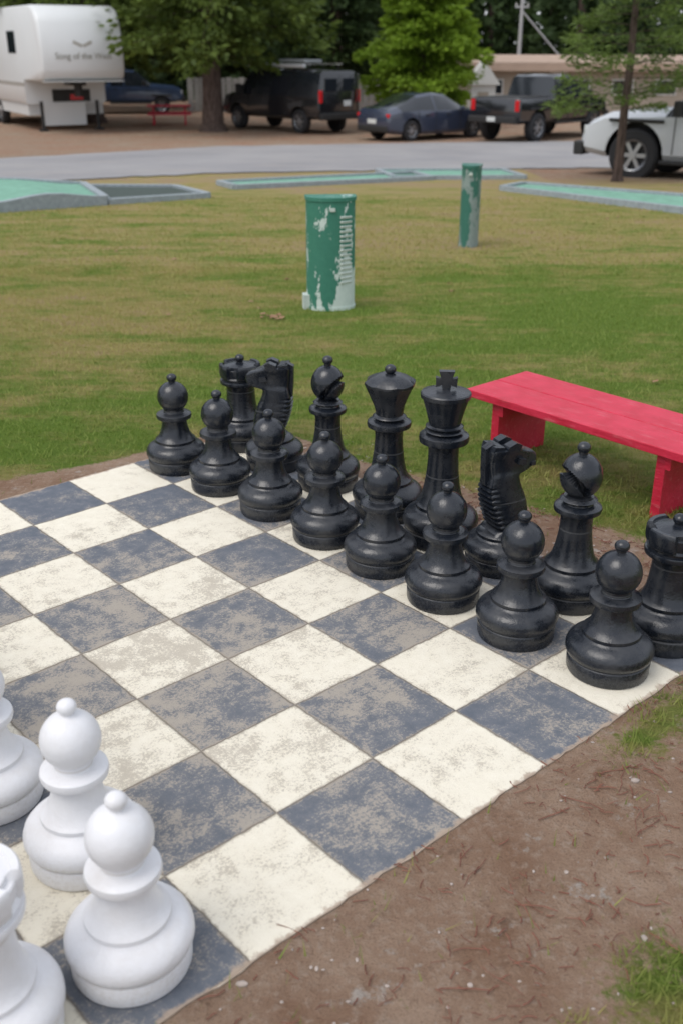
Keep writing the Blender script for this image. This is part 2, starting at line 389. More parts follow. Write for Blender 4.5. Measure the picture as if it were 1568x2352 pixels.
def proto(kind,col,M):
    key=(kind,col)
    if key in protos: return protos[key]
    prof={'pawn':pawn,'bishop':bishop,'queen':queen,'king':king,'rook':rook}.get(kind)
    if kind=='knight': 
        prof=base_prof()+[(.24,.445),(.22,.46),(.05,.462)]
    vs,fs=lathe(prof,120 if kind=='bishop' else 64,{'queen':qmod,'rook':rmod,'bishop':bmod}.get(kind))
    me=bpy.data.meshes.new(kind); me.from_pydata(vs,[],fs)
    me.polygons.foreach_set('use_smooth',[True]*len(me.polygons))
    bm=bmesh.new(); bm.from_mesh(me)
    if kind=='king':
        pts=[(-.035,1.83),(-.045,1.90),(-.10,1.875),(-.105,1.985),(-.05,1.965),(-.075,2.055),(.075,2.055),(.05,1.965),(.105,1.985),(.10,1.875),(.045,1.90),(.035,1.83)]
        f=[bm.verts.new((x*1.15,-.04,z)) for x,z in pts]; b=[bm.verts.new((x*1.15,.04,z)) for x,z in pts]
        nf=[bm.faces.new(f),bm.faces.new(b[::-1])]
        for i in range(len(pts)): k=(i+1)%len(pts); nf.append(bm.faces.new((f[k],f[i],b[i],b[k])))
        bmesh.ops.recalc_face_normals(bm,faces=nf)
    if kind=='knight':
        sl=[(.44,-.20,.22,.19),(.50,-.13,.245,.185),(.58,-.165,.262,.18),(.68,-.205,.265,.175),(.78,-.235,.245,.165),(.88,-.26,.21,.155),(.96,-.265,.17,.145),(1.04,-.25,.14,.14),(1.10,-.235,.125,.135),(1.135,-.23,.15,.132),(1.15,-.23,.27,.128),(1.18,-.235,.335,.120),(1.24,-.24,.365,.118),(1.30,-.245,.355,.122),(1.345,-.25,.31,.132),(1.375,-.25,.23,.142),(1.41,-.25,.14,.148),(1.43,-.24,.12,.148)]
        dense=[]
        def samp(z):
            for a,b in zip(sl[:-1],sl[1:]):
                if a[0]<=z<=b[0]:
                    t=(z-a[0])/(b[0]-a[0]); return [a[i]*(1-t)+b[i]*t for i in range(1,4)]
            return list(sl[-1][1:])
        z=.44; st=.062
        while z<1.431:
            xb,xf,hw=samp(z)
            if .50<z<1.0:
                ph=((z-.50)/st)%1; xb+= .030 if ph<.38 else -.008
            dense.append((z,xb,xf,hw*1.12)); z+=.0155 if z<1.02 else .02
        rings=[]; seg=28
        for z,xb,xf,hw in dense:
            cx_=(xb+xf)/2; hx=(xf-xb)/2; r=[]
            for i in range(seg):
                a=2*math.pi*i/seg; ca,sa=math.cos(a),math.sin(a); p=.42
                X=cx_+hx*math.copysign(abs(ca)**p,ca); Y=hw*math.copysign(abs(sa)**p,sa)
                if ca>0: 
                    k=min(1,max(0,(X-.05)/.25)); Y*=1-.38*k if z>1.12 else 1-.25*k
                r.append(bm.verts.new((X,Y,z)))
            rings.append(r)
        nf=[]
        for a,b in zip(rings[:-1],rings[1:]):
            for i in range(seg): k=(i+1)%seg; nf.append(bm.faces.new((a[i],a[k],b[k],b[i])))
        nf.append(bm.faces.new(rings[-1]))
        def wedge(pts,y0_,y1_):
            f=[bm.verts.new((x,y0_,z)) for x,z in pts]; b=[bm.verts.new((x,y1_,z)) for x,z in pts]
            q=[bm.faces.new(f),bm.faces.new(b[::-1])]
            for i in range(len(pts)): k=(i+1)%len(pts); q.append(bm.faces.new((f[k],f[i],b[i],b[k])))
            bmesh.ops.recalc_face_normals(bm,faces=q)
        for s in(-1,1):
            wedge([(-.10,1.40),(.06,1.40),(.09,1.475),(.02,1.505),(-.07,1.47)],s*.05,s*.163)
            wedge([(.05,1.26),(.15,1.24),(.16,1.30),(.07,1.32)],s*.10,s*.170)
            wedge([(.26,1.19),(.32,1.19),(.32,1.235),(.27,1.23)],s*.05,s*.100)
        wedge([(-.27,1.02),(-.16,1.02),(-.13,1.45),(-.20,1.485),(-.29,1.44),(-.285,1.2)],-.05,.05)
        wedge([(-.24,1.42),(-.10,1.42),(-.10,1.46),(-.22,1.475)],-.13,.13)
    bm.to_mesh(me); bm.free()
    me.set_sharp_from_angle(angle=rad(38)); me.materials.append(M); protos[key]=me
    return me
def piece(kind,col,v,u,rot=0):
    M=M_black if col=='black' else M_white
    me=proto(kind,col,M); x,y=B(v,u)
    o=bpy.data.objects.new('%s_chess_%s'%(col,kind),me); o.location=(x,y,.002); o.rotation_euler=(0,0,rot); link(o)
    return o
for v,u in [(6.57,.53),(6.42,1.51),(6.40,2.48),(6.43,3.47),(6.44,4.42),(6.44,5.46),(6.41,6.49),(6.38,7.47)]:
    piece('pawn','black',v,u,random.random()*6)
A=lambda d:rad(d)
piece('rook','black',7.44,.49,.3); piece('bishop','black',7.40,1.60,A(195)); piece('knight','black',7.44,2.60,A(24)); piece('king','black',7.43,3.50,A(-5))
piece('queen','black',7.50,4.46,.2); piece('bishop','black',7.53,5.62,A(-28)); piece('knight','black',7.42,6.62,A(175)); piece('rook','black',7.60,7.60,.1)
for v,u in [(1.45,.52),(1.69,1.57),(1.47,2.60)]+[(1.5,k+.5) for k in range(3,8)]:
    piece('pawn','white',v,u,random.random()*6)
piece('rook','white',.55,.58,.3)
for k,kd in enumerate(['knight','bishop','queen','king','bishop','knight','rook']): piece(kd,'white',.42,k+1.55,BANG)

# ------------------------------------------------------------------ bench
be=empty('park_bench',(x0,y0,-.06),BANG)
Lb=4.3; uc=5.3-Lb/2
for i,(a,b) in enumerate([(9.82,10.475),(10.495,11.15)]):
    box('seat_plank_%d'%(i+1),((a+b)/2,uc,.935),(b-a,Lb,.11),M_red,be,bev=.012)
for i,uu in enumerate((4.83,1.75+.45)):
    box('leg_panel_%d'%(i+1),(10.47,uu,.42),(1.08,.13,.87),M_red,be,bev=.01)
    box('cross_beam_%d'%(i+1),(10.47,uu-.11,.79),(1.15,.09,.18),M_red,be,bev=.01)
box('stretcher',(10.48,3.52,.74),(.1,2.45,.22),M_red,be,bev=.01)

# ------------------------------------------------------------------ utility pedestals
def pedestal(loc,w,h,rot,name='utility_pedestal',louv=True,depth=.8,MP=M_peel):
    e=empty(name,loc,rot)
    pts=[];n=14
    for i in range(n+1):
        a=math.pi*i/n; pts.append((-w/2*math.cos(a),-depth*.55*math.sin(a)**.8))
    pts+= [(w/2,.30*depth),(-w/2,.30*depth)]
    def ext(nm,sx,z0,z1,m):
        vs=[(x*sx,y*sx,z0) for x,y in pts]+[(x*sx,y*sx,z1) for x,y in pts]; k=len(pts)
        fs=[(i,(i+1)%k,k+(i+1)%k,k+i) for i in range(k)]+[tuple(range(k))[::-1],tuple(range(k,2*k))]
        return mobj(nm,vs,fs,[m],e,smooth=35)
    ext('shell',1.,0,h-.08,MP); ext('cap',1.05,h-.078,h,MP); ext('collar',1.03,-.05,.09,MP)
    if louv:
        for k in range(15):
            z=h*.26+k*h*.041; a=rad(124)
            px,py=-w/2*math.cos(a)*.99,-depth*.55*math.sin(a)**.8*.99
            box('louvre_%d'%k,(px,py,z),(w*.26,.05,h*.017),M_conc,e,rot=(rad(20),0,rad(30)))
        box('side_box',(-w/2-.03,-.05,.16),(.16,.3,.36),M_conc,e,bev=.01)
    box('lock_hasp',(0,-depth*.55-.02,h*.9),(.12,.04,.08),M_conc,e,bev=.01)
    return e
pedestal((-.26,23.8,hbase(23.8)-.05),1.08,2.5,rad(6))
pedestal((4.15,34.9,hbase(34.9)-.05),.62,2.55,rad(-10),louv=False,depth=1.0,MP=M_peel2)

# ------------------------------------------------------------------ mini golf
def golf(name,poly,h=.22,wall=.35,carpet=M_carpet,hump=None):
    e=empty(name,(0,0,0))
    k=len(poly)
    for i in range(k):
        a=Vector(poly[i]); b=Vector(poly[(i+1)%k]); d=b-a; L=d.length
        nrm=Vector((-d.y,d.x))/L*wall*.5
        m=8; vs=[];fs=[]
        for q in range(m+1):
            p=a+d*q/m; z=hbase(p.y)+ (hump*max(0,math.sin(math.pi*q/m))**2*.8 if hump and i in(0,2) else 0)
            for s in (1,-1): 
                for hh in (-.1-(z-hbase(p.y)),h+.12): vs.append((p.x+nrm.x*s,p.y+nrm.y*s,z+hh+.004*i))
        for q in range(m):
            o=q*4; fs+=[(o,o+4,o+5,o+1),(o+1,o+5,o+7,o+3),(o+3,o+7,o+6,o+2)]
        fs+=[(0,1,3,2),(m*4,m*4+2,m*4+3,m*4+1)]
        mobj('border_%d'%(i+1),vs,fs,[M_kerb],e)
    n=14; a,b,c,d=[Vector(p) for p in poly[:4]]; vs=[]
    for j in range(n+1):
        for i in range(n+1):
            s=i/n;t=j/n; p=(a*(1-s)+b*s)*(1-t)+(d*(1-s)+c*s)*t
            z=hbase(p.y)+h
            if hump: z+=hump*max(0,math.sin(math.pi*s))**2
            vs.append((p.x,p.y,z))
    fs=[(j*(n+1)+i,j*(n+1)+i+1,(j+1)*(n+1)+i+1,(j+1)*(n+1)+i) for j in range(n) for i in range(n)]
    mobj('carpet',vs,fs,[carpet],e,smooth=60)
    return e
golf('minigolf_lane',[(-14.6,44.2),(-10.6,47.8),(-13.5,56),(-21.5,54)],.26,.35,hump=.30)
golf('minigolf_lane',[(-10.5,47.9),(-6.45,51.3),(-8.7,56.0),(-13.4,56.1)],.12,.35,carpet=M_darkhole)
golf('minigolf_lane',[(-5.6,56.2),(5.2,63.2),(4.4,67.5),(-6.8,59.2)],.12,.3)
golf('minigolf_lane',[(3.0,63.4),(10.8,64.2),(10.4,70.5),(2.2,69.5)],.12,.3)
golf('minigolf_lane',[(8.3,56.2),(15.2,43.5),(18.2,49.5),(9.9,59.0)],.12,.3)

# ------------------------------------------------------------------ vehicles (metres)
def wheel(parent,x,y,r,w=.24,mat=M_rim,nm='wheel'):
    e=bpy.data.objects.new(nm,None); e.location=(x,y,r); e.rotation_euler=(rad(90) if y<0 else rad(-90),0,0); link(e,parent)
    pr=[(r*.60,-w/2),(r*.9,-w/2),(r*.98,-w*.38),(r,-w*.2),(r,w*.2),(r*.98,w*.38),(r*.9,w/2),(r*.64,w/2),(r*.60,w*.42)]
    vs,fs=lathe(pr,28); mobj('tyre',vs,fs[:-2],[M_tyre],e,smooth=40)
    pr=[(r*.60,-w*.4),(r*.62,w*.44),(r*.56,w*.46),(r*.54,w*.2),(r*.05,w*.15)]
    vs,fs=lathe(pr,28); mobj('rim',vs,fs,[M_trim],e,smooth=40)
    for k in range(6):
        a=k*math.pi/3
        box('spoke_%d'%k,(r*.3*math.cos(a),r*.3*math.sin(a),w*.32),(r*.56,r*.15,.04),mat,e,rot=(0,0,a))
    cyl('hub',(0,0,w*.36),r*.14,.05,mat,e,seg=12)
    vs,fs=lathe([(r*.53,w*.40),(r*.60,w*.47),(r*.62,w*.40)],28); mobj('rim_lip',vs,fs[:-2],[mat],e,smooth=60)
def car_body(name,st,flags,wheels,wr,paint,parent,halfw):
    vs=[];fs=[];fm=[]
    for (x,zl,zb,zt,wl,wb,wt) in st:
        half=[(wl*.90,zl),(wl,zl+.10),((wl+wb)/2+.015,(zl+zb)/2+.05),(wb,zb),(wt+(wb-wt)*.08,zt-.07 if zt-zb>.15 else zb+(zt-zb)*.6),(wt*.86,zt)]
        vs+=[(x,-a,b) for a,b in half]+[(x,a,b) for a,b in half[::-1]]
    k=12
    for i in range(len(st)-1):
        fl=flags[i]
        for j in range(k):
            j2=(j+1)%k
            fs.append((i*k+j,i*k+j2,(i+1)*k+j2,(i+1)*k+j)); 
            m=0
            if 's' in fl and j in (3,7): m=1
            if 't' in fl and j in (5,4,6): m=1
            if j==11: m=2
            fm.append(m)
    fs.append(tuple(range(k))); fm.append(0); fs.append(tuple(range((len(st)-1)*k,len(st)*k))[::-1]); fm.append(0)
    o=mobj(name,vs,fs,[paint,M_glass,M_trim],None,smooth=None,fm=fm)
    bm=bmesh.new(); bm.from_mesh(o.data); bmesh.ops.recalc_face_normals(bm,faces=bm.faces); bm.to_mesh(o.data); bm.free()
    cut=[]
    for x in wheels:
        for s in (-1,1):
            c=cyl('cut',(x,s*halfw,wr*1.05),wr*1.18,.62,M_trim,None,rot=(rad(90),0,0),seg=28); cut.append(c)
            md=o.modifiers.new('b','BOOLEAN'); md.object=c; md.operation='DIFFERENCE'; md.solver='EXACT'
    bpy.context.view_layer.update()
    dg=bpy.context.evaluated_depsgraph_get()
    me=bpy.data.meshes.new_from_object(o.evaluated_get(dg)); o.modifiers.clear(); o.data=me
    for c in cut: bpy.data.objects.remove(c)
    me.polygons.foreach_set('use_smooth',[True]*len(me.polygons)); me.set_sharp_from_angle(angle=rad(32))
    o.parent=parent
    return o
def handles(e,xs,y,z):
    for i,x in enumerate(xs):
        for s in(-1,1): box('door_handle',(x,s*y,z),(.18,.03,.035),M_trim,e)
def seams(e,xs,y,z0,z1):
    for x in xs:
        for s in(-1,1): box('door_seam',(x,s*y,(z0+z1)/2),(.012,.012,z1-z0),M_trim,e)

# sedan
e=empty('sedan_car',(9.4,126.4,hbase(126)),rad(38),K*1.07)
st=[(-2.32,.42,.70,.88,.74,.72,.62),(-2.25,.30,.82,1.00,.84,.83,.70),(-1.80,.22,.92,1.06,.90,.89,.70),(-1.0,.2,.94,1.38,.91,.90,.60),(-.38,.2,.93,1.45,.91,.90,.60),(-.32,.2,.93,1.45,.91,.90,.60),(.25,.2,.92,1.42,.91,.90,.60),(1.05,.2,.91,1.0,.91,.89,.68),(1.8,.22,.82,.90,.90,.87,.62),(2.2,.28,.68,.76,.84,.80,.55),(2.32,.38,.55,.62,.72,.70,.45)]
car_body('body',st,['','','ts','s','','s','ts','','',''],(-1.38,1.38),.33,M_cnavy,e,.86)
for x in(-1.38,1.38):
    for s in(-1,1): wheel(e,x,s*.80,.33,.22)
for s in(-1,1):
    box('tail_light',(-2.24,s*.62,.80),(.12,.38,.12),M_tail,e,bev=.02); box('headlight',(2.18,s*.60,.64),(.2,.3,.1),M_head,e,bev=.02)
    box('wing_mirror',(.75,s*.98,.98),(.14,.16,.11),M_cnavy,e,bev=.03)
box('number_plate',(-2.33,0,.62),(.03,.42,.14),M_plate,e); box('rear_bumper',(-2.27,0,.40),(.16,1.5,.2),M_trim,e,bev=.04)
handles(e,(-.7,.2),.915,.80); seams(e,(-1.1,-.35,.75),.917,.3,.9)
box('tail_light_bar',(-2.29,0,.82),(.05,1.0,.04),M_tail,e)

# van
e=empty('camper_van',(-6.8,138.3,hbase(135)),rad(133),K*1.04)
st=[(-2.85,.62,1.25,2.02,.93,.93,.80),(-2.80,.52,1.28,2.12,1.0,.99,.84),(-1.5,.48,1.28,2.16,1.0,1.0,.85),(-1.44,.48,1.28,2.16,1.0,1.0,.85),(-.2,.48,1.28,2.16,1.0,1.0,.85),(-.14,.48,1.28,2.16,1.0,1.0,.85),(.6,.48,1.28,2.15,1.0,1.0,.85),(.66,.48,1.28,2.15,1.0,1.0,.85),(1.1,.48,1.28,2.10,1.0,.99,.84),(1.85,.48,1.26,1.38,1.0,.98,.80),(2.65,.5,1.15,1.25,.98,.95,.75),(2.85,.6,.95,1.05,.9,.86,.7)]
car_body('body',st,['','s','','s','','s','','s','ts','',''],(-1.75,1.85),.42,M_cblack,e,.93)
for x in(-1.75,1.85):
    for s in(-1,1): wheel(e,x,s*.86,.42,.28)
for s in(-1,1):
    box('tail_light',(-2.84,s*.90,1.28),(.10,.14,.42),M_tail,e,bev=.02); box('rear_window',(-2.835,s*.42,1.66),(.04,.62,.46),M_glass,e,bev=.02)
    box('headlight',(2.78,s*.66,.98),(.14,.3,.2),M_head,e,bev=.02); box('wing_mirror',(1.5,s*1.16,1.45),(.16,.24,.32),M_trim,e,bev=.03)
    box('rack_rail',(-.4,s*.72,2.33),(3.6,.05,.05),M_chrome,e)
    for x in(-2.0,-1.2,-.4,.4,1.2): box('rack_foot',(x,s*.72,2.24),(.05,.05,.16),M_trim,e)
for x in(-2.0,-1.2,-.4,.4,1.2): box('rack_bar',(x,0,2.32),(.05,1.5,.04),M_chrome,e)
box('cargo_box',(-.9,.15,2.42),(1.5,.85,.12),simple('grey_gear',(.35,.37,.38),.5),e,bev=.05); box('awning_tube',(-.4,.88,2.27),(3.2,.13,.13),M_csilver,e,bev=.04)
box('rear_bumper',(-2.92,0,.62),(.18,1.95,.22),M_trim,e,bev=.03); box('number_plate',(-2.86,-.35,1.05),(.03,.34,.18),M_plate,e); box('rear_door_seam',(-2.852,0,1.3),(.01,.02,1.3),M_trim,e)
seams(e,(1.15,.1,-1.0),1.005,.6,1.3); handles(e,(.9,),1.01,1.12)
box('rear_ladder',(-2.94,-.80,1.4),(.04,.04,1.3),M_chrome,e); box('front_bumper',(2.88,0,.68),(.16,1.9,.2),M_trim,e,bev=.03)

# pickups
def pickup(name,loc,ang,paint,k=1.,lift=.15,wr=.43):
    e=empty(name,loc,ang,K*k); z=lift
    st=[(-2.9,.62,1.15,1.22,.90,.92,.90),(-2.86,.5,1.2,1.28,.98,.98,.95),(-.78,.5,1.2,1.28,.99,.99,.95),(-.70,.5,1.22,1.88,.99,.98,.80),(-.6,.48,1.22,1.93,.99,.98,.80),(.0,.48,1.22,1.96,.99,.98,.80),(.06,.48,1.22,1.96,.99,.98,.80),(.55,.48,1.22,1.92,.99,.98,.79),(1.3,.48,1.2,1.34,.99,.97,.78),(2.4,.5,1.14,1.24,.98,.94,.74),(2.75,.55,1.0,1.1,.94,.88,.7),(2.85,.65,.85,.9,.85,.8,.65)]
    st=[(a,b+z,c+z,d+z,w1,w2,w3) for a,b,c,d,w1,w2,w3 in st]
    car_body('body',st,['','','t','','s','','s','ts','','',''],(-1.8,1.8),wr,paint,e,.93)
    box('bed_floor',(-1.82,0,1.285+z),(1.9,1.6,.012),M_trim,e)
    for x in(-1.8,1.8):
        for s in(-1,1): wheel(e,x,s*.88,wr,.30)
    for s in(-1,1):
        box('tail_light',(-2.88,s*.86,1.05+z),(.08,.16,.34),M_tail,e,bev=.02); box('headlight',(2.74,s*.72,.92+z),(.16,.3,.18),M_head,e,bev=.02)
        box('wing_mirror',(1.0,s*1.18,1.35+z),(.14,.22,.26),M_trim,e,bev=.03); box('side_step',(.3,s*1.0,.46+z),(2.0,.12,.07),M_trim,e,bev=.02)
        box('fender_flare_rear',(-1.8,s*1.0,wr*2.28),(1.0,.06,.06),M_trim,e,bev=.02); box('fender_flare_front',(1.8,s*1.0,wr*2.28),(1.0,.06,.06),M_trim,e,bev=.02)
    box('rear_bumper',(-2.98,0,.62+z),(.2,1.85,.2),M_chrome if paint is not M_cblack else M_trim,e,bev=.03); box('number_plate',(-3.09,0,.64+z),(.02,.32,.14),M_plate,e)
    box('front_bumper',(2.88,0,.62+z),(.2,1.85,.24),M_trim,e,bev=.03); box('grille',(2.84,0,.9+z),(.06,1.0,.26),M_trim,e)
    seams(e,(-.68,.03,1.1),.997,.6+z,1.2+z); handles(e,(-.4,.25),1.0,1.1+z)
    return e
pickup('pickup_truck',(22.9,127.5,hbase(127)),rad(48),M_cblack,1.05,.10,.46)
pickup('pickup_truck',(-33.6,172,hbase(187)),rad(8),M_cblue,.98,.05,.38)
pickup('pickup_truck',(24.6,65.4,hbase(66.8)-.25),rad(144),M_csilver,1.08,-.10,.45)

# fifth wheel RV (metres), x forward
e=empty('fifth_wheel_trailer',(-34.0,137,hbase(137)),rad(-60),K*1.28)
side=[(-7,.75),(0,.75),(0,1.42),(1.75,1.44),(2.0,1.52),(2.1,1.75),(2.1,2.3),(1.98,2.95),(1.72,3.28),(1.35,3.40),(-7,3.42)]
vs=[];W_=1.22
def rvring(w,inset): 
    c=(-2,2.3); return [((x-c[0])*inset+c[0] if x>0 else x,w,(z-2.1)*inset+2.1) for x,z in side]
rings=[rvring(-W_+.0,.965),rvring(-W_+.03,.985),rvring(-W_+.10,1.0),rvring(W_-.10,1.0),rvring(W_-.03,.985),rvring(W_,.965)]
for r in rings: vs+=r
k=len(side); fs=[]
for i in range(5):
    for j in range(k): j2=(j+1)%k; fs.append((i*k+j,i*k+j2,(i+1)*k+j2,(i+1)*k+j))
fs.append(tuple(range(k))[::-1]); fs.append(tuple(range(5*k,6*k)))
mobj('shell',vs,fs,[M_rv],e,smooth=50)
box('skirt',(-3.4,0,.60),(6.6,2.3,.33),M_rv2,e); box('compartment_door',(.02,.15,.98),(.04,1.15,.34),M_trim,e); box('red_box_inside',(.045,.3,.93),(.03,.4,.16),M_tail,e)
box('lower_panel',(.015,-.1,.45),(.04,1.3,.62),M_rv,e)
box('nose_seam',(1.0,0,1.43),(2.1,2.3,.03),M_rv2,e)
for s in(-1,1):
    cyl('landing_leg',(.25,s*.85,.42),.05,.84,M_trim,e); box('leg_foot',(.25,s*.85,.03),(.25,.25,.05),M_trim,e)
    box('side_window',(-1.0,s*1.222,2.45),(.9,.02,.6),M_glass,e); box('side_window_rear',(-4,s*1.222,2.3),(1.2,.02,.6),M_glass,e); box('trim_stripe',(-3.4,s*1.222,1.3),(6.8,.012,.1),simple('stripe',(.35,.33,.3)),e)
    for x in(-4.6,-3.7): wheel(e,x,s*1.05,.38,.24)
cyl('pin_box',(1.3,0,1.2),.12,.4,M_trim,e); box('pin_arm',(1.0,0,1.36),(.9,.4,.12),M_trim,e)
cu=bpy.data.curves.new('lettering','FONT'); cu.body='Song of the West'; cu.size=.23; cu.extrude=.004; cu.align_x='CENTER'
to=bpy.data.objects.new('lettering',cu); to.data.materials.append(simple('lettering_paint',(.30,.29,.25))); link(to,e)
to.matrix_local=Matrix.Translation((2.115,0,2.02))@Matrix.Rotation(rad(90),4,'Z')@Matrix.Rotation(rad(90),4,'X')
for s in(-1,1):
    box('emblem_wing',(2.08,s*.14,2.40),(.02,.28,.09),simple('emblem',(.38,.36,.32)),e,rot=(s*rad(25),rad(-6),0))

# ------------------------------------------------------------------ picnic table
e=empty('picnic_table',(-23.0,147,hbase(161)),rad(8),K*1.0)
for i in range(4): box('top_plank_%d'%i,(0,-.28+i*.19,.74),(1.8,.17,.05),M_red,e)
for s in(-1,1):
    for j in(0,1): box('seat_plank',(0,s*(.62+j*.15),.44),(1.8,.14,.05),M_red,e)
    box('seat_support',(s*.65,0,.40),(.07,1.5,.10),M_red,e)
    for q in(-1,1): box('leg',(s*.65,q*.38,.36),(.07,.12,.80),M_red,e,rot=(q*rad(28),0,0))

# ------------------------------------------------------------------ buildings / fence / pole
M_tan=simple('tan_siding',(.36,.31,.25),.8,.1,1); M_roof=simple('tan_roof',(.42,.31,.24),.8,.15,.6); M_wht=simple('white_paint',(.66,.66,.63),.6,.08,1)
zf=hbase(160)
e=empty('long_low_building',(0,0,0))
box('walls',(41,172,zf+3.2),(46,14,6.4),M_tan,e); box('fascia',(41,171.6,zf+6.95),(49,17,1.1),M_roof,e)
def prism(name,cx,cy,w,d,z0,h,m,parent):
    vs=[(cx-w/2,cy-d/2,z0),(cx+w/2,cy-d/2,z0),(cx+w/2,cy+d/2,z0),(cx-w/2,cy+d/2,z0),(cx-w/2,cy,z0+h),(cx+w/2,cy,z0+h)]
    return mobj(name,vs,[(0,1,5,4),(2,3,4,5),(0,4,3),(1,2,5),(3,2,1,0)],[m],parent)
prism('roof',41,171.6,49,17,zf+7.52,1.0,M_roof,e)
for i in range(7):
    box('window_frame',(22+i*6.4,164.95,zf+4.2),(3.2,.16,2.2),M_wht,e); box('window_pane',(22+i*6.4,164.90,zf+4.2),(2.8,.2,1.8),M_glass,e)
box('door',(31.6,164.9,zf+3.2),(2.6,.2,6.2),M_wht,e)
e=empty('white_gabled_shed',(0,0,0))
box('walls',(19.3,156,zf+2.4),(3.4,4,4.8),M_wht,e)
vs=[(17.0,153.6,zf+4.82),(21.6,153.6,zf+4.82),(19.3,153.6,zf+7.9),(17.0,158.4,zf+4.82),(21.6,158.4,zf+4.82),(19.3,158.4,zf+7.9)]
mobj('gable_roof',vs,[(0,1,2),(3,5,4),(0,2,5,3),(1,4,5,2),(0,3,4,1)],[M_wht],e); box('door',(19.3,153.9,zf+2),(1.5,.1,3.8),M_tan,e)
e=empty('board_fence',(0,0,0))
M_fence=simple('fence_boards',(.33,.32,.30),.8,.35,.8)
for i in range(40):
    x=-24+i*1.02; box('board_%d'%i,(x,176+.2*math.sin(i*2.1),zf+2.5+.08*math.sin(i*3.3)),(.90,.12,5.0),M_fence,e)
for zz in(1.2,4.2): box('rail',(-4,176.35,zf+zz),(41,.15,.35),M_fence,e)
e=empty('utility_pole',(30.4,196,hbase(200)))
M_pole=simple('pole_wood',(.46,.46,.46),.8)
cyl('pole',(0,0,9.0),.38,18.0,M_pole,e,r2=.27); box('cross_arm',(0,0,15.8),(2.4,.25,.3),M_pole,e)
cyl('guy_brace',(4.6,0,10.6),.14,13.0,M_pole,e,rot=(0,rad(-45),0)); cyl('insulator_1',(-1.0,0,16.2),.12,.4,M_wht,e); cyl('insulator_2',(1.0,0,16.2),.12,.4,M_wht,e)

# ------------------------------------------------------------------ trees
def foliage_mesh(name,C,D,Ls,Wd,shade,mat,parent):
    n=len(C); up=rng.normal(size=(n,3)); side=np.cross(D,up); side/=np.linalg.norm(side,axis=1)[:,None]+1e-9
    a=C; b=C+D*(Ls*.45)[:,None]+side*(Wd)[:,None]; c=C+D*Ls[:,None]; d=C+D*(Ls*.45)[:,None]-side*(Wd)[:,None]
    V=np.stack([a,b,c,d],1).reshape(-1,3); F=np.arange(4*n).reshape(n,4)
    me=bpy.data.meshes.new(name); me.from_pydata(V.tolist(),[],F.tolist()); me.materials.append(mat)
    at=me.attributes.new('shade','FLOAT','FACE'); at.data.foreach_set('value',shade.astype(np.float32))
    return link(bpy.data.objects.new(name,me),parent)
def tube(V,F,p0,p1,r0,r1,seg=5):
    p0=np.array(p0);p1=np.array(p1);d=p1-p0;d=d/(np.linalg.norm(d)+1e-9); a=np.cross(d,(0,0,1) if abs(d[2])<.9 else (1,0,0)); a/=np.linalg.norm(a); b=np.cross(d,a)
    s=len(V)
    for p,r in((p0,r0),(p1,r1)):
        for i in range(seg):
            t=2*math.pi*i/seg; V.append(tuple(p+r*(a*math.cos(t)+b*math.sin(t))))
    for i in range(seg): k=(i+1)%seg; F.append((s+i,s+k,s+seg+k,s+seg+i))
def conifer_data(H,R,cb,nb,per,size,droop=.25,trunk=.9,gap=.25,pw=.8):
    V=[];F=[]; px=0;py=0
    segs=10; pts=[]
    for i in range(segs+1):
        t=i/segs; pts.append((px,py,H*t)); px+=random.uniform(-.012,.012)*H/4; py+=random.uniform(-.012,.012)*H/4
    for i in range(segs):
        t0,t1=i/segs,(i+1)/segs; r0=trunk*(1-t0)**.85+.04; r1=trunk*(1-t1)**.85+.04
        if i==0: tube(V,F,pts[0],(pts[0][0],pts[0][1],H*.025),r0*1.5,r0*1.05,12); tube(V,F,(pts[0][0],pts[0][1],H*.025),pts[1],r0*1.05,r1,12)
        else: tube(V,F,pts[i],pts[i+1],r0,r1,12)
    C=[];D=[];L=[];Sh=[]
    for i in range(nb):
        t=(i+random.random())/nb; z=cb+(H-cb)*t
        a=i*2.4+random.uniform(-.5,.5)
        ln=R*((1-t)**pw)*(.3+.7*min(1,t*9+.45))*random.uniform(.62,1.12)+.3
        k=min(int(z/H*segs),segs-1); f=z/H*segs-k; cx=pts[k][0]*(1-f)+pts[k+1][0]*f; cy=pts[k][1]*(1-f)+pts[k+1][1]*f
        d=np.array([math.cos(a),math.sin(a),random.uniform(-.05,.25)])
        p=np.array([cx,cy,z]); steps=5; prev=p; cl=random.uniform(0,1)
        for s in range(1,steps+1):
            q=p+d*ln*s/steps+np.array([0,0,-droop*ln*(s/steps)**2]); tube(V,F,prev,q,.05*trunk*(1.3-s/steps)+.012,.05*trunk*(1.25-(s+1)/steps)+.012,4)
            prev=q
        m=int(per*(.35+ln/R))
        for j in range(m):
            s=random.random()**.7*.95+.08
            if random.random()<gap*(1-s): continue
            c=p+d*ln*s+np.array([0,0,-droop*ln*s*s])
            sw=ln*.28*(1.1-s*.6)
            perp=np.array([-math.sin(a),math.cos(a),0])
            off=perp*random.gauss(0,sw*.6)+np.array([0,0,random.gauss(-.02,.045)*ln])
            c=c+off
            dd=d*.8+perp*math.copysign(random.random()*.9,off@perp)+np.array([random.gauss(0,.3),random.gauss(0,.3),-droop*1.2+random.gauss(0,.3)])
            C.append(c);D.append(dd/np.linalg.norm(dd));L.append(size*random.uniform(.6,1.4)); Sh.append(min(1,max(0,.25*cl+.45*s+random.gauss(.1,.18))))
    return V,F,np.array(C),np.array(D),np.array(L),np.array(Sh)
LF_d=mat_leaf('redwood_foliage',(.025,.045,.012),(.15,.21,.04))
LF_b=mat_leaf('bright_conifer_foliage',(.08,.13,.012),(.29,.44,.045),.4)
